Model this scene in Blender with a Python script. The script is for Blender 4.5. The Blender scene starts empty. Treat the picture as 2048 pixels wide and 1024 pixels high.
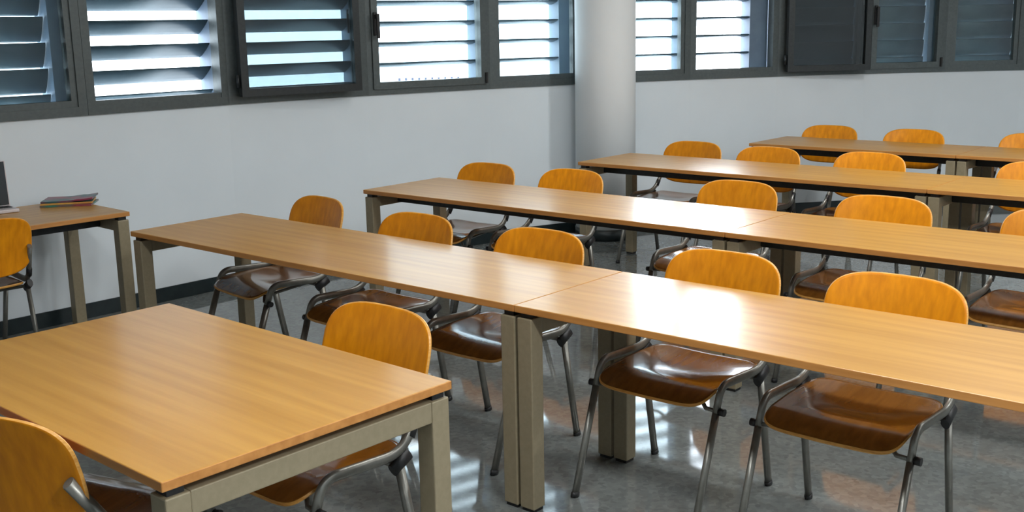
import bpy, bmesh, math, random
from mathutils import Vector, Matrix
random.seed(7)
sc = bpy.context.scene
COL = sc.collection
PI = math.pi

# ------------------------------------------------------------------ camera
F_PX, CAM_H, YAW, PITCH, ROLL = 2190.85, 1.6534, -0.7114, 0.2053, -0.0201
fw = Vector((math.sin(YAW)*math.cos(PITCH), math.cos(YAW)*math.cos(PITCH), -math.sin(PITCH)))
rt = Vector((math.cos(YAW), -math.sin(YAW), 0)); up = rt.cross(fw)
rt2 = rt*math.cos(ROLL) + up*math.sin(ROLL); up2 = -rt*math.sin(ROLL) + up*math.cos(ROLL)
cam_d = bpy.data.cameras.new('camera'); cam = bpy.data.objects.new('camera', cam_d); COL.objects.link(cam)
m = Matrix.Identity(4)
for i in range(3):
    m[i][0], m[i][1], m[i][2] = rt2[i], up2[i], -fw[i]
m[2][3] = CAM_H
cam.matrix_world = m
cam_d.sensor_width = 36; cam_d.lens = F_PX/2048*36; cam_d.clip_start = .05; cam_d.clip_end = 500
sc.camera = cam

# ------------------------------------------------------------------ world, added fill lights, exposure
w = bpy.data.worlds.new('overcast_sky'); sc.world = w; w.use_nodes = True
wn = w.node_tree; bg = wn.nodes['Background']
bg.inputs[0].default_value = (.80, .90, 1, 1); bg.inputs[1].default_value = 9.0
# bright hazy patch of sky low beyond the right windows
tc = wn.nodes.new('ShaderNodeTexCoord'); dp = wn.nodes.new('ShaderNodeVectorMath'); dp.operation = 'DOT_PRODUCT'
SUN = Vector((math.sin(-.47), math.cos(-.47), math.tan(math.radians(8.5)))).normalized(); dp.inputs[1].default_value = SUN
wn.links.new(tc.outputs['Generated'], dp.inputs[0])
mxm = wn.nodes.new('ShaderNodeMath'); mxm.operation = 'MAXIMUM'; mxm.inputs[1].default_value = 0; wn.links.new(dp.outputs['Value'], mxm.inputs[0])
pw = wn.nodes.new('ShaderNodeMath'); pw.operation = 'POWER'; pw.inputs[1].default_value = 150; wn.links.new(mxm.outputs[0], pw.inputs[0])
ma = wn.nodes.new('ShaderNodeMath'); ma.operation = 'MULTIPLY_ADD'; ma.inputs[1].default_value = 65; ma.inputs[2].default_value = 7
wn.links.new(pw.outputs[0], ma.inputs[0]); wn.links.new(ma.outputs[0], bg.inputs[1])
vs = sc.view_settings
vs.view_transform = 'Standard'; vs.look = 'None'; vs.gamma = 1; vs.use_curve_mapping = False
vs.exposure = 0.43

def area(name, loc, size, power, color=(1, 1, 1), rot=(0, 0, 0), size_y=None):
    d = bpy.data.lights.new(name, 'AREA'); d.energy = power; d.color = color
    d.shape = 'RECTANGLE'; d.size = size; d.size_y = size_y or size
    o = bpy.data.objects.new(name, d); COL.objects.link(o); o.location = loc; o.rotation_euler = rot
    return o
# unseen fill lights added under the ceiling to brighten walls, tables and chairs
FILL_LAMPS = [(-1.5, 1.2, 28), (.9, 1.2, 60), (3.5, 1.2, 36), (-1.7, 3.9, 22), (.9, 3.9, 28), (3.5, 3.9, 34),
         (-1.7, 6.6, 34), (.9, 6.6, 42), (3.5, 6.6, 42), (-3.3, 4.8, 11)]
for (x, y, p) in FILL_LAMPS:
    area('added_fill_light', (x, y, 3.03), 1.1, p, (.95, .985, 1), size_y=.28)

# ------------------------------------------------------------------ materials
def mat(name, col, rough=.5, metal=0, spec=.5, coat=0, coat_rough=.1):
    mt = bpy.data.materials.new(name); mt.use_nodes = True
    b = mt.node_tree.nodes['Principled BSDF']
    b.inputs['Base Color'].default_value = (*col, 1); b.inputs['Roughness'].default_value = rough
    b.inputs['Metallic'].default_value = metal; b.inputs['Specular IOR Level'].default_value = spec
    b.inputs['Coat Weight'].default_value = coat; b.inputs['Coat Roughness'].default_value = coat_rough
    return mt
def noise_mat(name, c1, c2, scale, stretch=(1, 1, 1), detail=4, lo=.35, hi=.65, bump=0, rvar=None, rnd=0, **kw):
    mt = mat(name, c1, **kw); nt = mt.node_tree; b = nt.nodes['Principled BSDF']
    tc = nt.nodes.new('ShaderNodeTexCoord'); mp = nt.nodes.new('ShaderNodeMapping')
    mp.inputs['Scale'].default_value = stretch
    nt.links.new(tc.outputs['Object'], mp.inputs['Vector'])
    if rnd:
        oi = nt.nodes.new('ShaderNodeObjectInfo'); mu = nt.nodes.new('ShaderNodeMath'); mu.operation = 'MULTIPLY'
        mu.inputs[1].default_value = 37; nt.links.new(oi.outputs['Random'], mu.inputs[0])
        cb = nt.nodes.new('ShaderNodeCombineXYZ')
        for i in range(3): nt.links.new(mu.outputs[0], cb.inputs[i])
        nt.links.new(cb.outputs[0], mp.inputs['Location'])
    n = nt.nodes.new('ShaderNodeTexNoise'); n.inputs['Scale'].default_value = scale; n.inputs['Detail'].default_value = detail
    nt.links.new(mp.outputs[0], n.inputs['Vector'])
    r = nt.nodes.new('ShaderNodeValToRGB'); r.color_ramp.elements[0].position = lo; r.color_ramp.elements[1].position = hi
    r.color_ramp.elements[0].color = (*c1, 1); r.color_ramp.elements[1].color = (*c2, 1)
    nt.links.new(n.outputs[0], r.inputs[0])
    out = r.outputs[0]
    if rnd:
        hs = nt.nodes.new('ShaderNodeHueSaturation')
        mr = nt.nodes.new('ShaderNodeMapRange'); mr.inputs['To Min'].default_value = 1-rnd; mr.inputs['To Max'].default_value = 1+rnd
        nt.links.new(oi.outputs['Random'], mr.inputs['Value']); nt.links.new(mr.outputs[0], hs.inputs['Value'])
        nt.links.new(out, hs.inputs['Color']); out = hs.outputs[0]
    nt.links.new(out, b.inputs['Base Color'])
    if bump:
        bp = nt.nodes.new('ShaderNodeBump'); bp.inputs['Strength'].default_value = bump; bp.inputs['Distance'].default_value = .002
        nt.links.new(n.outputs[0], bp.inputs['Height']); nt.links.new(bp.outputs[0], b.inputs['Normal'])
    return mt
M = {}
M['laminate'] = noise_mat('beech_laminate', (.465, .225, .036), (.58, .30, .058), 3.2, (.45, 9, 9), detail=5, lo=.3, hi=.7, rough=.42, spec=.35, coat=.30, coat_rough=.17)
M['lam_edge'] = noise_mat('beech_edge', (.46, .19, .045), (.58, .26, .07), 6, (.5, 6, 6), rough=.4)
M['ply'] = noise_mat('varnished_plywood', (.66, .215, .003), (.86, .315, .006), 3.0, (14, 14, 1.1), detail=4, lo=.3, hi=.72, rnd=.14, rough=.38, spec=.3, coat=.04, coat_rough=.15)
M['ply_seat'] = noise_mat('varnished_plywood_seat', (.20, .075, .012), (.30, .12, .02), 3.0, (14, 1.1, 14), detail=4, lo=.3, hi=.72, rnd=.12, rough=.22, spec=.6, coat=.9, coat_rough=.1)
M['ply_edge'] = noise_mat('plywood_edge', (.62, .28, .05), (.80, .42, .10), 30, (1, 1, 8), rough=.4)
M['paint'] = noise_mat('beige_grey_metal', (.265, .222, .14), (.295, .245, .158), 60, rough=.45, metal=.1)
M['steel'] = noise_mat('grey_chair_steel', (.185, .18, .16), (.22, .215, .19), 40, rough=.33, metal=.55)
M['black'] = mat('black_plastic', (.012, .012, .013), .45)
M['alu'] = noise_mat('anodised_frame', (.085, .1, .1), (.10, .118, .118), 50, rough=.4, metal=.35)
M['darkalu'] = noise_mat('dark_sash', (.02, .024, .025), (.028, .032, .033), 50, rough=.35, metal=.3)
M['blade'] = noise_mat('louvre_blade', (.035, .075, .095), (.045, .09, .11), 12, rough=.42, metal=.25)
M['jamb'] = noise_mat('louvre_jamb', (.13, .19, .27), (.15, .22, .30), 12, rough=.5)
M['wall'] = noise_mat('white_plaster', (.745, .80, .835), (.77, .825, .86), 2.5, rough=.85, bump=.05)
M['col'] = noise_mat('column_plaster', (.80, .83, .84), (.82, .85, .86), 2.5, rough=.8)
M['ceil'] = noise_mat('ceiling_paint', (.78, .79, .79), (.82, .83, .83), 3, rough=.9)
M['skirt'] = noise_mat('dark_skirting', (.010, .018, .020), (.016, .026, .028), 20, rough=.35)
M['ground'] = noise_mat('pale_paving', (.70, .70, .70), (.80, .80, .80), .8, rough=.9)
M['fence'] = mat('fence_metal', (.05, .055, .09), .6)
M['fill_body'] = mat('fill_lamp_body', (.7, .7, .7), .5)
M['screen'] = mat('dark_screen', (.006, .007, .009), .12)
M['silver'] = noise_mat('silver_shell', (.62, .56, .56), (.68, .62, .62), 30, rough=.4, metal=.2)
# floor: polished terrazzo
def floor_mat():
    mt = mat('polished_terrazzo', (.2, .2, .18), rough=.12, spec=.8); nt = mt.node_tree; b = nt.nodes['Principled BSDF']
    tc = nt.nodes.new('ShaderNodeTexCoord')
    v = nt.nodes.new('ShaderNodeTexVoronoi'); v.inputs['Scale'].default_value = 55
    nt.links.new(tc.outputs['Object'], v.inputs['Vector'])
    r = nt.nodes.new('ShaderNodeValToRGB'); e = r.color_ramp.elements
    e[0].position = 0; e[0].color = (.16, .172, .168, 1); e[1].position = 1; e[1].color = (.24, .26, .25, 1)
    nt.links.new(v.outputs['Color'], r.inputs[0])
    n = nt.nodes.new('ShaderNodeTexNoise'); n.inputs['Scale'].default_value = 9; n.inputs['Detail'].default_value = 6
    nt.links.new(tc.outputs['Object'], n.inputs['Vector'])
    mx = nt.nodes.new('ShaderNodeMix'); mx.data_type = 'RGBA'; mx.blend_type = 'MULTIPLY'; mx.inputs[0].default_value = .22
    nt.links.new(r.outputs[0], mx.inputs[6]); nt.links.new(n.outputs[0], mx.inputs[7]); nt.links.new(mx.outputs[2], b.inputs['Base Color'])
    mr = nt.nodes.new('ShaderNodeMapRange'); mr.inputs['To Min'].default_value = .03; mr.inputs['To Max'].default_value = .085
    nt.links.new(n.outputs[0], mr.inputs['Value']); nt.links.new(mr.outputs[0], b.inputs['Roughness'])
    return mt
M['floor'] = floor_mat()
def glass_mat(name, tint, refl):
    mt = bpy.data.materials.new(name); mt.use_nodes = True; nt = mt.node_tree; nt.nodes.clear()
    o = nt.nodes.new('ShaderNodeOutputMaterial'); t = nt.nodes.new('ShaderNodeBsdfTransparent'); t.inputs[0].default_value = (*tint, 1)
    g = nt.nodes.new('ShaderNodeBsdfGlossy'); g.inputs['Roughness'].default_value = .02
    f = nt.nodes.new('ShaderNodeFresnel'); f.inputs[0].default_value = refl
    mx = nt.nodes.new('ShaderNodeMixShader'); nt.links.new(f.outputs[0], mx.inputs[0])
    nt.links.new(t.outputs[0], mx.inputs[1]); nt.links.new(g.outputs[0], mx.inputs[2]); nt.links.new(mx.outputs[0], o.inputs[0])
    return mt
M['glass'] = glass_mat('window_glass', (.86, .92, .93), 1.45)
M['glass_dark'] = glass_mat('tinted_glass', (.40, .44, .455), 1.5)
def emis(name, col, s):
    mt = mat(name, col); b = mt.node_tree.nodes['Principled BSDF']
    b.inputs['Emission Color'].default_value = (*col, 1); b.inputs['Emission Strength'].default_value = s
    return mt
M['diffuser'] = emis('fill_lamp_diffuser', (1, .95, .85), 2.0)  # glowing face of the added fill lamps

# ------------------------------------------------------------------ mesh helpers
def add_box(bm, x0, x1, y0, y1, z0, z1, mi=0):
    vv = [bm.verts.new(p) for p in ((x0,y0,z0),(x1,y0,z0),(x1,y1,z0),(x0,y1,z0),(x0,y0,z1),(x1,y0,z1),(x1,y1,z1),(x0,y1,z1))]
    for q in ((3,2,1,0),(4,5,6,7),(0,1,5,4),(1,2,6,5),(2,3,7,6),(3,0,4,7)):
        f = bm.faces.new([vv[i] for i in q]); f.material_index = mi
    return vv
def bevel(bm, w, seg=2):
    bmesh.ops.bevel(bm, geom=bm.edges[:], offset=w, segments=seg, profile=.5, affect='EDGES')
def add_tube(bm, pts, rx, ry=None, n=10, cap=True, ref=Vector((1, 0, 0))):
    """oval tube along pts; rx across (along ref), ry the other way"""
    ry = ry or rx; pts = [Vector(p) for p in pts]; rings = []
    for i, p in enumerate(pts):
        t = (pts[min(i+1, len(pts)-1)] - pts[max(i-1, 0)]).normalized()
        a = (ref - t*ref.dot(t)).normalized(); b = t.cross(a)
        rings.append([bm.verts.new(p + a*math.cos(2*PI*k/n)*rx + b*math.sin(2*PI*k/n)*ry) for k in range(n)])
    for r0, r1 in zip(rings, rings[1:]):
        for k in range(n):
            f = bm.faces.new((r0[k], r0[(k+1) % n], r1[(k+1) % n], r1[k])); f.smooth = True
    if cap:
        bm.faces.new(rings[0][::-1]); bm.faces.new(rings[-1])
def arc_path(pts, rad, seg=6):
    """polyline with rounded corners"""
    pts = [Vector(p) for p in pts]; out = [pts[0]]
    for a, b, c in zip(pts, pts[1:], pts[2:]):
        u = (a-b).normalized(); v = (c-b).normalized(); d = min(rad, (a-b).length*.49, (c-b).length*.49)
        p0, p1 = b+u*d, b+v*d
        for k in range(seg+1):
            s = k/seg; out.append((1-s)**2*p0 + 2*s*(1-s)*b + s*s*p1)
    out.append(pts[-1]); return out
def obj(name, bm, mats, parent=None, loc=None, rotz=0, smooth=False):
    bmesh.ops.recalc_face_normals(bm, faces=bm.faces[:])
    me = bpy.data.meshes.new(name); bm.to_mesh(me); bm.free()
    if not isinstance(mats, (list, tuple)): mats = [mats]
    for mm in mats: me.materials.append(mm)
    if smooth:
        for p in me.polygons: p.use_smooth = True
    o = bpy.data.objects.new(name, me); COL.objects.link(o)
    if parent: o.parent = parent
    if loc: o.location = loc
    o.rotation_euler[2] = rotz
    return o
def thing(name, label, cat, loc=(0, 0, 0), rotz=0, group=None):
    o = bpy.data.objects.new(name, None); COL.objects.link(o); o.empty_display_size = .1
    o.location = loc; o.rotation_euler = (0, 0, rotz); o['label'] = label; o['category'] = cat
    if group: o['group'] = group
    return o
def tag(o, label, cat, group=None):
    o['label'] = label; o['category'] = cat
    if group: o['group'] = group
    return o
def struct(o, label=None):
    o['kind'] = 'structure'
    if label: o['label'] = label
    return o
def kids(o): return [c for c in ALL if c.parent == o]
def copy_tree(root, loc, rotz, label, group):
    tree = []
    def rec(o, par):
        c = o.copy(); COL.objects.link(c); c.parent = par
        for ch in o.children[:]: rec(ch, c)
        return c
    r = rec(root, None); r.location = loc; r.rotation_euler = (0, 0, rotz); r['label'] = label
    if group: r['group'] = group
    return r

# ------------------------------------------------------------------ room shell (curved window wall)
CX, CY, RAD = 2.925, 3.556, 9.016
SILL, HEAD, CEIL, WT = 1.2, 2.70, 3.1, .12
def P(th, r=RAD):
    if th > 181.76:      # the wall runs on straight towards the left end of the room
        q = P(181.76, r); s = RAD*math.radians(th-181.76); return Vector((q.x-.02*s, q.y-s, 0))
    a = math.radians(th); return Vector((CX + r*math.cos(a), CY + r*math.sin(a), 0))
# posts between the windows, as angles around the curve's centre
POST_L = [193.9, 187.9, 181.76, 175.62, 168.7, 162.05, 156.7]
POST_F = [155.45, 150.35, 145.1, 139.85, 135.2, 130.75, 126.2]
def strip(bm, angs, z0, z1):
    for a0, a1 in zip(angs, angs[1:]):
        q = [P(a0), P(a1), P(a1, RAD+WT), P(a0, RAD+WT)]
        vv = [bm.verts.new((p.x, p.y, z)) for z in (z0, z1) for p in q]
        for f in ((3,2,1,0),(4,5,6,7),(0,1,5,4),(2,3,7,6)): bm.faces.new([vv[i] for i in f])
    for a, s in ((angs[0], 1), (angs[-1], 0)):
        q = [P(a), P(a, RAD+WT)]
        bm.faces.new([bm.verts.new((p.x, p.y, z)) for p, z in ((q[0], z0), (q[1], z0), (q[1], z1), (q[0], z1))])
A_START = [222, 216, 210, 204, 199] + POST_L
A_END = POST_F + [121.5, 116.5, 111, 105, 99, 93, 87, 81, 75]
bm = bmesh.new(); strip(bm, A_START+[156.07], 0, SILL); strip(bm, A_START+[156.07], HEAD, CEIL)
strip(bm, [222, 216, 210, 204, 199, 193.9], SILL, HEAD); strip(bm, [156.7, 156.07], SILL, HEAD)
struct(obj('wall_left', bm, M['wall']), 'white curved wall below the windows left of the round column')
bm = bmesh.new(); strip(bm, [156.07]+A_END, 0, SILL); strip(bm, [156.07]+A_END, HEAD, CEIL)
strip(bm, [126.2, 121.5, 116.5, 111, 105, 99, 93, 87, 81, 75], SILL, HEAD); strip(bm, [156.07, 155.45], SILL, HEAD)
struct(obj('wall_far', bm, M['wall']), 'white curved wall below the windows right of the round column')
bl = P(222); br = P(75)
bm = bmesh.new(); add_box(bm, bl.x-.3, br.x+.2, bl.y-.2, bl.y, 0, CEIL); struct(obj('wall_back', bm, M['wall']))
bm = bmesh.new(); add_box(bm, br.x, br.x+.2, bl.y, br.y+.3, 0, CEIL); struct(obj('wall_right', bm, M['wall']))
def plate(name, mt, z0, z1):
    bm = bmesh.new(); pts = [P(a, RAD+WT) for a in A_START+A_END] + [Vector((br.x+.2, bl.y-.2, 0)), Vector((bl.x-.3, bl.y-.2, 0))]
    lo = [bm.verts.new((p.x, p.y, z0)) for p in pts]; hi = [bm.verts.new((p.x, p.y, z1)) for p in pts]
    bm.faces.new(lo); bm.faces.new(hi[::-1])
    n = len(pts)
    for i in range(n): bm.faces.new((lo[i], lo[(i+1) % n], hi[(i+1) % n], hi[i]))
    return struct(obj(name, bm, mt))
plate('floor', M['floor'], -.15, 0)
plate('ceiling', M['ceil'], CEIL, CEIL+.2)
def skirt(name, angs):
    bm = bmesh.new()
    for a0, a1 in zip(angs, angs[1:]):
        q = [P(a0, RAD-.012), P(a1, RAD-.012), P(a1, RAD-.0005), P(a0, RAD-.0005)]
        vv = [bm.verts.new((p.x, p.y, z)) for z in (.001, .09) for p in q]
        for f in ((3,2,1,0),(4,5,6,7),(0,1,5,4),(2,3,7,6)): bm.faces.new([vv[i] for i in f])
    struct(obj(name, bm, M['skirt']))
skirt('baseboard_left', A_START+[156.07]); skirt('baseboard_far', [156.07]+A_END)
# round column in front of the wall
COLC = Vector((-5.075, 7.045, 0)); CR = .236
def cyl(bm, c, r, z0, z1, n=64):
    lo = [bm.verts.new((c.x+r*math.cos(2*PI*k/n), c.y+r*math.sin(2*PI*k/n), z0)) for k in range(n)]
    hi = [bm.verts.new((v.co.x, v.co.y, z1)) for v in lo]
    for k in range(n):
        f = bm.faces.new((lo[k], lo[(k+1) % n], hi[(k+1) % n], hi[k])); f.smooth = True
    bm.faces.new(lo[::-1]); bm.faces.new(hi)
bm = bmesh.new(); cyl(bm, Vector((0, 0, 0)), CR, 0.001, CEIL-.001)
colm = struct(obj('column', bm, M['col'], loc=COLC), 'round white column standing between the two runs of windows'); 
bm = bmesh.new(); cyl(bm, Vector((0, 0, 0)), CR+.008, .0015, .09); obj('column_skirting', bm, M['skirt'], parent=colm)

# ------------------------------------------------------------------ windows and louvres
def boxes_ring(bm, x0, x1, z0, z1, wdt, y0, y1):
    add_box(bm, x0, x1, y0, y1, z0, z0+wdt); add_box(bm, x0, x1, y0, y1, z1-wdt, z1)
    add_box(bm, x0, x0+wdt, y0, y1, z0+wdt, z1-wdt); add_box(bm, x1-wdt, x1, y0, y1, z0+wdt, z1-wdt)
def bay(i, a0, a1, kind, tilt, handle=False, lj=(.05, .05), label='', llabel='', hole=True):
    p0, p1 = P(a0), P(a1); L = (p1-p0).length; d = (p1-p0)/L; rz = math.atan2(d.y, d.x)
    H = HEAD-SILL
    bm = bmesh.new(); fwid = .052
    boxes_ring(bm, 0.001, L-.001, .001, H-.001, fwid, -.015, .075)
    # glazing bead line
    if kind == 'open': add_box(bm, .05, L-.05, -.01, .07, .052, .082)
    win = struct(obj('window_%d' % i, bm, M['alu'], loc=(p0.x, p0.y, SILL), rotz=rz), label)
    if kind in ('fixed', 'sash'):
        bm = bmesh.new(); yo = -.028 if kind == 'sash' else -.006
        boxes_ring(bm, fwid-.012, L-fwid+.012, fwid-.012, H-fwid+.012, .05, yo, .05)
        s = obj('sash', bm, M['alu'], parent=win)
        bm = bmesh.new(); add_box(bm, fwid+.034, L-fwid-.034, .018, .024, fwid+.034, H-fwid-.034)
        obj('glass_pane', bm, M['glass'], parent=s)
        if kind == 'sash':
            bm = bmesh.new(); add_box(bm, fwid, fwid+.028, -.042, -.029, .42, .58)
            add_box(bm, fwid+.004, fwid+.024, -.075, -.042, .535, .565); add_box(bm, fwid+.002, fwid+.026, -.085, -.07, .40, .57)
            bevel(bm, .004, 2); obj('handle', bm, M['black'], parent=s)
            bm = bmesh.new(); add_box(bm, L-fwid-.005, L-fwid+.013, -.045, -.028, fwid-.005, fwid+.075); bevel(bm, .003, 1)
            obj('hinge', bm, M['black'], parent=s)
    # louvre outside
    lv = thing('louvre_shutter', llabel, 'shutter', (p0.x, p0.y, SILL), rz)
    bm = bmesh.new(); y0, y1 = .125, .28
    add_box(bm, lj[0]-.022, lj[0], y0, y1, .0, H); add_box(bm, L-lj[1], L-lj[1]+(.014 if lj[1] < .05 else lj[1]-.03), y0, y1, 0, H)
    add_box(bm, lj[0], L-lj[1], y0+.02, y1-.02, H-.03, H)
    obj('jamb', bm, M['jamb'], parent=lv)
    pitch = .148; nb = 10; ch = .078 if tilt < 60 else .079
    ca, sa = math.cos(math.radians(tilt)), math.sin(math.radians(tilt))
    first = None
    for k in range(nb):
        bm = bmesh.new(); prof = []
        for t in range(12):   # lens section
            an = 2*PI*t/12; yy = math.cos(an)*ch; zz = math.sin(an)*(.0085 if tilt > 20 else .012)
            prof.append((yy*ca + zz*sa, -yy*sa + zz*ca))
        xa, xb = lj[0]+.004, L-lj[1]-.004
        A = [bm.verts.new((xa, y, z)) for y, z in prof]; B = [bm.verts.new((xb, y, z)) for y, z in prof]
        for t in range(12):
            f = bm.faces.new((A[t], A[(t+1) % 12], B[(t+1) % 12], B[t])); f.smooth = True
        bm.faces.new(A[::-1]); bm.faces.new(B)
        if first is None:
            first = obj('blade', bm, M['blade'], parent=lv); first.location = (0, .202, .055)
        else:
            bm.free(); c = first.copy(); COL.objects.link(c); c.parent = lv; c.location = (0, .202, .055+pitch*k)
    return win, L
BAYS = [
 (1, 187.9, 181.76, 'fixed', 66, (.02, .12), 'leftmost window, fixed pane before nearly shut teal louvres', 'nearly shut teal louvre outside the leftmost window'),
 (2, 181.76, 175.62, 'open', 36, (.02, .012), 'open window bay with bright half tilted louvres, left part of the wall', 'bright louvre with thick tilted blades outside the open left bay'),
 (3, 175.62, 168.7, 'fixed', 33, (.02, .012), 'window behind the dark folded leaf, left part of the wall', 'tilted louvre seen through the dark folded leaf on the left'),
 (4, 168.7, 162.05, 'sash', 11, (.02, .012), 'hinged sash window with black handle and bright view, left of the column', 'flat open louvre outside the handled window left of the column'),
 (5, 162.05, 156.7, 'fixed', 10, (.02, .14), 'bright fixed window directly left of the column', 'flat open louvre directly left of the round column'),
 (6, 155.45, 150.35, 'fixed', 6, (.02, .012), 'bright fixed window directly right of the column', 'flat open louvre directly right of the round column'),
 (7, 150.35, 145.1, 'open', 5, (.02, .20), 'open window bay with blazing daylight right of the column', 'flat open louvre outside the open bay right of the column'),
 (8, 145.1, 139.85, 'fixed', 80, (.02, .012), 'dark window behind the folded leaf, right part of the wall', 'shut louvre hidden behind the dark folded leaf on the right'),
 (9, 139.85, 135.2, 'sash', 80, (.02, .10), 'hinged sash window with black handle before shut louvres, right part', 'shut teal louvre outside the handled window on the right'),
 (10, 135.2, 130.75, 'fixed', 80, (.02, .012), 'rightmost whole window in view, fixed pane before shut louvres', 'shut teal louvre outside the rightmost whole window'),
 (11, 130.75, 126.2, 'fixed', 80, (.02, .012), 'window cut by the right edge of the picture', 'shut louvre outside the window cut by the right edge'),
 (12, 193.9, 187.9, 'fixed', 66, (.02, .012), 'window beyond the left edge of the picture', 'louvre outside the window beyond the left edge'),
]
for (i, a0, a1, kind, tilt, lj, lb, llb) in BAYS:
    bay(i, a0, a1, kind, tilt, lj=lj, label=lb, llabel=llb)
def leaf(win_name, a0, a1, swing, lift, LL, label):
    """window leaf hinged on post a0 and folded back over the next bay"""
    p0, p1 = P(a0), P(a1); L = (p1-p0).length; d = (p1-p0)/L
    rz = math.atan2(d.y, d.x) - math.radians(swing)
    nrm = Vector((-math.cos(math.radians(a0)), -math.sin(math.radians(a0)), 0))
    win = bpy.data.objects[win_name]
    org = p0 + nrm*.075 + d*.05
    wm = Matrix.Translation((org.x, org.y, SILL+lift)) @ Matrix.Rotation(rz, 4, 'Z')
    bm = bmesh.new(); H = HEAD-SILL-.08; 
    boxes_ring(bm, 0, LL, 0, H, .05, -.028, .028)
    s = obj('open_leaf', bm, M['darkalu'], parent=win); s['label'] = label
    pm = Matrix.Translation(win.location) @ Matrix.Rotation(win.rotation_euler[2], 4, 'Z')
    s.matrix_basis = pm.inverted() @ wm
    bm = bmesh.new(); add_box(bm, .046, LL-.046, -.004, .004, .046, H-.046); obj('glass_pane', bm, M['glass_dark'], parent=s)
    bm = bmesh.new(); add_box(bm, LL-.04, LL-.014, .028, .04, .40, .56); add_box(bm, LL-.036, LL-.018, .04, .075, .52, .545); add_box(bm, LL-.037, LL-.017, .07, .084, .39, .55)
    bevel(bm, .003, 1); obj('handle', bm, M['black'], parent=s)
    bm = bmesh.new()
    for z in (.06, H-.14): add_tube(bm, [(-.012, .0, z), (-.012, .0, z+.08)], .011, n=10)
    obj('hinge', bm, M['darkalu'], parent=s)
leaf('window_2', 175.62, 168.7, 4, .05, .885, 'dark tinted leaf folded back over the next window')
leaf('window_7', 145.1, 139.85, 5, .04, .735, 'very dark tinted leaf folded back over the next window')

# ------------------------------------------------------------------ outside
bm = bmesh.new(); add_box(bm, -60, 40, -40, 60, -.5, -.4)
g = obj('outside_ground', bm, M['ground']); struct(g, 'pale paving outside the windows')
bm = bmesh.new()
fr = thing('fence', 'dark metal picket fence outside, seen low through the window left of the column', 'fence', (-9.85, 9.9, -.4), math.radians(44.7))

# ------------------------------------------------------------------ tables
TOP = .74
def make_table(L, D, label, loc, rotz=0, group='wooden classroom tables set end to end in rows'):
    t = thing('classroom_table', label, 'table', loc, rotz, group)
    bm = bmesh.new(); vv = add_box(bm, .0015, L-.0015, 0, D, TOP-.024, TOP)
    bevel(bm, .0025, 2)
    for f in bm.faces: f.material_index = 0 if abs(f.normal.z) > .9 and f.calc_center_median().z > TOP-.002 else 1
    obj('tabletop', bm, [M['laminate'], M['lam_edge']], t)
    z1 = TOP-.043; lw = .062
    for x in (.006, L-.006-lw):
        bm = bmesh.new(); add_box(bm, x+.002, x+lw-.002, .008+lw, D-.008-lw, z1-.058, z1); bevel(bm, .003, 2); obj('end_rail', bm, M['paint'], t)
        for y in (.008, D-.008-lw):
            bm = bmesh.new(); b = add_box(bm, x, x+lw, y, y+lw, .012, z1)
            bevel(bm, .004, 2); lg = obj('leg', bm, M['paint'], t)
            bm = bmesh.new(); add_box(bm, x+.006, x+lw-.006, y+.006, y+lw-.006, 0.0005, .012); obj('foot_pad', bm, M['black'], lg)
            bm = bmesh.new(); add_box(bm, x+.01, x+lw-.01, y+.01, y+lw-.01, z1, TOP-.024); obj('spacer', bm, M['black'], lg)
    for y in (.21, D-.245):
        bm = bmesh.new(); add_box(bm, lw+.006, L-lw-.006, y, y+.035, z1-.05, z1); bevel(bm, .002, 1); obj('long_rail', bm, M['darkalu'], t)
    return t
T_L, T_D = 2.404, .6387
rows = {'B': (-4.7362, 2.7089), 'C': (-4.8254, 4.2685), 'D': (-4.563, 6.0065), 'E': (-4.1476, 7.6563)}
proto = make_table(T_L, T_D, 'long table, left one of the nearest full row, its left end by the desk', (rows['B'][0], rows['B'][1], 0))
G = 'wooden classroom tables set end to end in rows'
u, v = rows['B']; copy_tree(proto, (u+T_L, v, 0), 0, 'long table, right one of the nearest full row, running out of the picture', G)
u, v = rows['C']; copy_tree(proto, (u, v, 0), 0, 'long table, left one of the second row, with a bright glare at its right end', G)
copy_tree(proto, (u+T_L, v, 0), 0, 'long table, right one of the second row', G)
u, v = rows['D']; copy_tree(proto, (u, v, 0), 0, 'long table, left one of the third row, its left end before the column', G)
copy_tree(proto, (u+T_L, v, 0), 0, 'long table, right one of the third row', G)
E_L = 1.58
make_table(E_L, T_D, 'short table, left one of the farthest row along the back wall', (rows['E'][0], rows['E'][1], 0))
make_table(E_L+.4, T_D, 'table, right one of the farthest row, cut by the right edge', (rows['E'][0]+E_L, rows['E'][1], 0))
ta = -.02; L0 = 1.385; D0 = .859
front = make_table(L0, D0, 'wide front table at bottom left, nearest to the viewer', (-1.957-L0*math.cos(ta), 1.138-L0*math.sin(ta), 0), ta)
# desk along the left wall (long side follows the wall)
dr = math.radians(87.5)
desk = make_table(1.9, .68, 'desk against the left wall with a laptop and magazines on it', (-5.283-1.9*math.cos(dr), 3.032-1.9*math.sin(dr), 0), dr, None)

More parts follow.
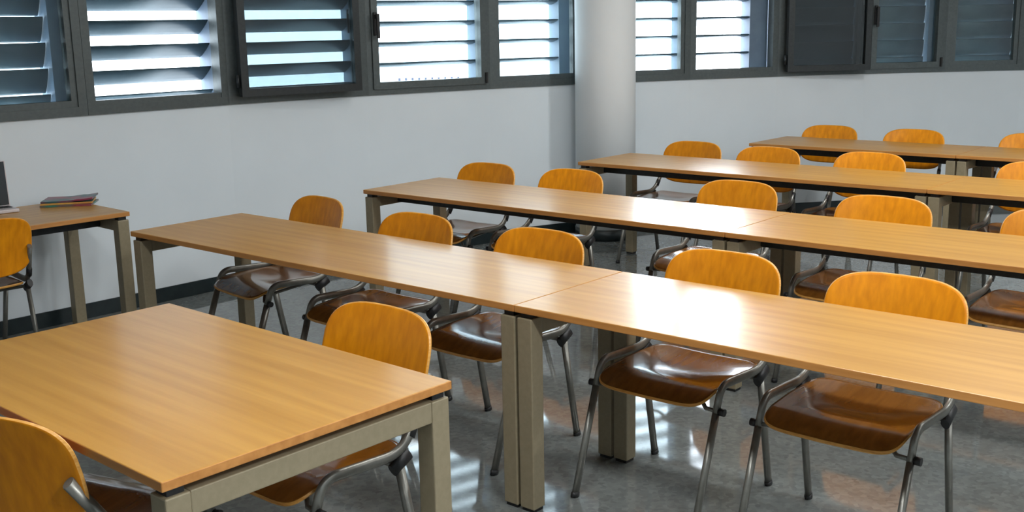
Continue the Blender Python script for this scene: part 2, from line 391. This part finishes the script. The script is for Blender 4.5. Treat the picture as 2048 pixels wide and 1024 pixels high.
# ------------------------------------------------------------------ chairs
def superell(a, b, n, k, N):
    th = 2*PI*k/N; c, s = math.cos(th), math.sin(th)
    return a*math.copysign(abs(c)**(2/n), c), b*math.copysign(abs(s)**(2/n), s)
def sheet(name, a, b, n, surf, nrm, thick, mats, parent, N=56, RN=9):
    bm = bmesh.new(); R = []
    edge = []
    for side in (1, -1):
        rings = []; c0 = bm.verts.new(surf(0, 0) + nrm(0, 0)*side*thick/2)
        for r in range(1, RN+1):
            q = r/RN; q = 1-(1-q)**1.3
            rr = []
            for k in range(N):
                x, y = superell(a, b, n, k, N)
                s = .985 if r == RN else 1
                rr.append(bm.verts.new(surf(x*q*s, y*q*s) + nrm(x*q, y*q)*side*thick/2))
            rings.append(rr)
        for k in range(N):
            f = bm.faces.new((c0, rings[0][k], rings[0][(k+1) % N])); f.smooth = True
        for r0, r1 in zip(rings, rings[1:]):
            for k in range(N):
                f = bm.faces.new((r0[k], r1[k], r1[(k+1) % N], r0[(k+1) % N])); f.smooth = True
        edge.append(rings[-1])
    mid = []
    for k in range(N):
        x, y = superell(a, b, n, k, N); mid.append(bm.verts.new(surf(x, y)))
    for e in edge:
        for k in range(N):
            f = bm.faces.new((e[k], mid[k], mid[(k+1) % N], e[(k+1) % N])); f.material_index = 1; f.smooth = False
    return obj(name, bm, mats, parent)
def make_chair(label, loc, rz, group):
    t = thing('classroom_chair', label, 'chair', loc, rz, group)
    def s_seat(x, y):
        z = .447 + .17*x*x*(1 if y > -.05 else .6)
        if y < -.06: z -= 1.85*(y+.06)**2
        z -= .012*math.exp(-((y-.03)/.09)**2)*(1-(x/.23)**2)
        if y > .12: z += 1.2*(y-.12)**2
        return Vector((x, y-.014, z))
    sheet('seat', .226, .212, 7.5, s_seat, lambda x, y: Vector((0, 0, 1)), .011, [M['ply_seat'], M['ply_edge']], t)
    lean = .26
    def s_back(x, z): return Vector((x+.0, .297 + z*lean - .6*x*x + .35*z*z, .672+z))
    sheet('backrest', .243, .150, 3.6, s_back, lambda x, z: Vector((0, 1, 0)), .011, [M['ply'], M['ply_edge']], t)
    for s in (-1, 1):
        X = s*.246
        # front leg: foot to seat bend
        bm = bmesh.new(); add_tube(bm, [(X, -.300, .012), (X, -.171, .385)], .011, .0175)
        lg = obj('leg', bm, M['steel'], t)
        bm = bmesh.new(); add_tube(bm, [(X, -.3032, .0005), (X, -.2985, .018)], .013, .020); obj('foot_cap', bm, M['black'], lg)
        bm = bmesh.new(); add_tube(bm, [(X*1.0, .215, .012), (X, .135, .425)], .011, .0175)
        lg = obj('leg', bm, M['steel'], t)
        bm = bmesh.new(); add_tube(bm, [(X, .218, .0005), (X, .2135, .018)], .013, .020); obj('foot_cap', bm, M['black'], lg)
        # side rail: bend, run back, bend up to the backrest
        bm = bmesh.new(); pth = arc_path([(X, -.1715, .383), (X, -.140, .475), (X, .155, .462), (X*.90, .287, .66)], .075, 7)
        add_tube(bm, pth, .011, .0165); obj('side_rail', bm, M['steel'], t)
        bm = bmesh.new(); add_tube(bm, [(X, .108, .42), (X, .172, .455)], .014, .022); obj('leg_joint', bm, M['black'], t)
        bm = bmesh.new(); add_tube(bm, [(X*.978, .184, .50), (X*.962, .207, .537)], .013, .019); obj('back_clip', bm, M['black'], t)
        bm = bmesh.new(); add_tube(bm, [(X+s*.008, -.166, .392), (X+s*.03, -.166, .392)], .013, .013, ref=Vector((0, 1, 0))); obj('stop_knob', bm, M['black'], t)
    bm = bmesh.new()
    for s in (-1, 1): add_tube(bm, [(s*.246, -.166, .392), (s*.20, -.160, .392), (s*.17, -.14, .412)], .0075, ref=Vector((0, 1, 0)))
    add_tube(bm, [(-.246, .12, .432), (.246, .12, .432)], .0085, ref=Vector((0, 1, 0)))
    for s in (-1, 1): add_tube(bm, [(s*.172, -.145, .41), (s*.15, .12, .432)], .007)
    obj('crossbar', bm, M['steel'], t)
    return t
CH = [  # back centre at the top edge (u, v), turn in degrees, label
 ('B', -4.373, 3.57, -7, 'leftmost chair of the nearest full row, turned slightly'),
 ('B', -3.574, 3.489, 0, 'second chair from the left in the nearest full row'),
 ('B', -2.850, 3.499, 0, 'third chair from the left in the nearest full row, left of the table joint'),
 ('B', -1.996, 3.528, 0, 'plain orange chair right of the joint in the nearest full row'),
 ('B', -1.338, 3.51, 0, 'largest chair back, at the right in the nearest full row'),
 ('C', -4.588, 5.11, 0, 'leftmost chair of the second row'),
 ('C', -3.943, 5.143, 0, 'second chair from the left in the second row'),
 ('C', -2.882, 5.228, 0, 'third chair in the second row, left of the table joint'),
 ('C', -2.038, 5.126, 0, 'fourth chair in the second row, right of the table joint'),
 ('C', -1.258, 5.15, 0, 'chair of the second row cut by the right edge'),
 ('D', -4.16, 6.87, 0, 'leftmost chair of the third row, right of the column'),
 ('D', -3.527, 6.807, 0, 'second chair from the left in the third row'),
 ('D', -2.826, 6.837, 0, 'third chair from the left in the third row, left of its table joint'),
 ('D', -1.80, 6.84, 0, 'chair of the third row at the right edge'),
 ('E', -3.862, 8.50, 0, 'leftmost chair of the farthest row against the back wall'),
 ('E', -3.164, 8.48, 0, 'second chair in the farthest row'),
 ('E', -2.31, 8.55, 0, 'chair of the farthest row cut by the right edge'),
 ('T', -2.43, 2.20, -1.4, 'nearest chair facing the viewer, behind the wide front table'),
 ('N', -2.505, 1.02, 198, 'chair at the bottom left corner, seen from behind'),
 ('K', -5.20, 2.215, -95, 'chair at the left edge facing the desk, seen from behind'),
]
GN = {'B': 'chairs behind the nearest full row', 'C': 'chairs behind the second row', 'D': 'chairs behind the third row', 'E': 'chairs behind the farthest row', 'T': None, 'N': None, 'K': None}
ch0 = None
for key, u, v, dg, lb in CH:
    a = math.radians(dg); off = Vector((-math.sin(a)*.305, math.cos(a)*.305, 0))
    loc = (u-off.x, v-off.y, 0)
    if ch0 is None: ch0 = make_chair(lb, loc, a, GN[key])
    else:
        c = copy_tree(ch0, loc, a, lb, GN[key])
        if not GN[key] and 'group' in c: del c['group']

# ------------------------------------------------------------------ things on the desk
lt = thing('laptop', 'open laptop with black screen on the desk at the left edge', 'laptop', (-5.945, 2.62, TOP), math.radians(-8))
bm = bmesh.new(); add_box(bm, 0, .155, -.22, .08, .001, .02); bevel(bm, .004, 2); lb_ = obj('base', bm, M['silver'], lt)
bm = bmesh.new()
for r in range(5):
    for c_ in range(11): add_box(bm, .015+r*.015, .027+r*.015, -.205+c_*.025, -.184+c_*.025, .02, .0225)
obj('keyboard', bm, M['black'], lb_)
bm = bmesh.new(); add_box(bm, -.010, 0, -.22, .08, .0, .245); bevel(bm, .003, 2); sc_ = obj('lid', bm, M['silver'], lt); sc_.location = (.006, 0, .019); sc_.rotation_euler = (0, math.radians(-4), 0)
bm = bmesh.new(); add_box(bm, .0002, .002, -.214, .074, .006, .241); obj('screen', bm, M['screen'], sc_)
mags = [((.10, .40, .30), (.55, .12, .16), 'magazine with green and red cover, lowest of the pile on the desk'),
        ((.6, .45, .18), (.06, .22, .25), 'magazine with yellow and teal cover, middle of the pile on the desk'),
        ((.05, .20, .22), (.55, .08, .16), 'teal and crimson magazine bent open on top of the desk pile')]
for k, (c1, c2, lb) in enumerate(mags):
    mt = noise_mat('magazine_cover', tuple(.5*q for q in c1), tuple(.5*q for q in c2), 7, (1, 1, .2), detail=1, lo=.42, hi=.58, rough=.35)
    bm = bmesh.new(); nx = 10; W_, D_ = .27, .19; V = []
    for i in range(nx+1):
        x = W_*i/nx; lift = (.0 if k < 2 else .022*max(0, (i/nx-.45)/.55)**1.5*(1 if i < nx-2 else .6))
        V.append([bm.verts.new((x, y, z+lift)) for y, z in ((0, 0), (D_, 0), (D_, .009), (0, .009))])
    for p, q in zip(V, V[1:]):
        for j in range(4): f = bm.faces.new((p[j], q[j], q[(j+1) % 4], p[(j+1) % 4])); f.material_index = 0 if j == 2 else 1
    for e in (V[0][::-1], V[-1]): f = bm.faces.new(e); f.material_index = 1
    o = obj('magazine', bm, [mt, M['ply_edge'] if k == 1 else mt], loc=(-5.825-.006*k, 2.81+.006*k, TOP+.0008+.0098*k), rotz=math.radians((49, 55, 51)[k]))
    tag(o, lb, 'magazine', 'magazines piled on the desk')

# bodies for the added fill lights, out of view
for n_, (x, y, p) in enumerate(FILL_LAMPS):
    t = thing('fill_lamp', 'added unseen lamp under the ceiling, filling in light over the tables', 'lamp', (x, y, CEIL-.06), 0, 'added fill lamps under the ceiling')
    bm = bmesh.new(); add_box(bm, -.57, .57, -.15, .15, .005, .0595); bevel(bm, .006, 1); obj('housing', bm, M['fill_body'], t)
    bm = bmesh.new(); add_box(bm, -.54, .54, -.12, .12, .0, .006); obj('diffuser', bm, M['diffuser'], t)
# fence pickets
bm = bmesh.new(); add_box(bm, -.42, .42, -.02, .02, 1.2, 1.24); add_box(bm, -.42, .42, -.02, .02, .15, .19); obj('fence_rail', bm, M['fence'], fr)
f0 = None
for k in range(10):
    if f0 is None:
        bm = bmesh.new(); add_box(bm, -.014, .014, -.015, .015, 0, 1.465); f0 = obj('picket', bm, M['fence'], fr); f0.location = (-.37, 0, 0)
    else:
        c = f0.copy(); COL.objects.link(c); c.parent = fr; c.location = (-.37+.082*k, 0, 0)
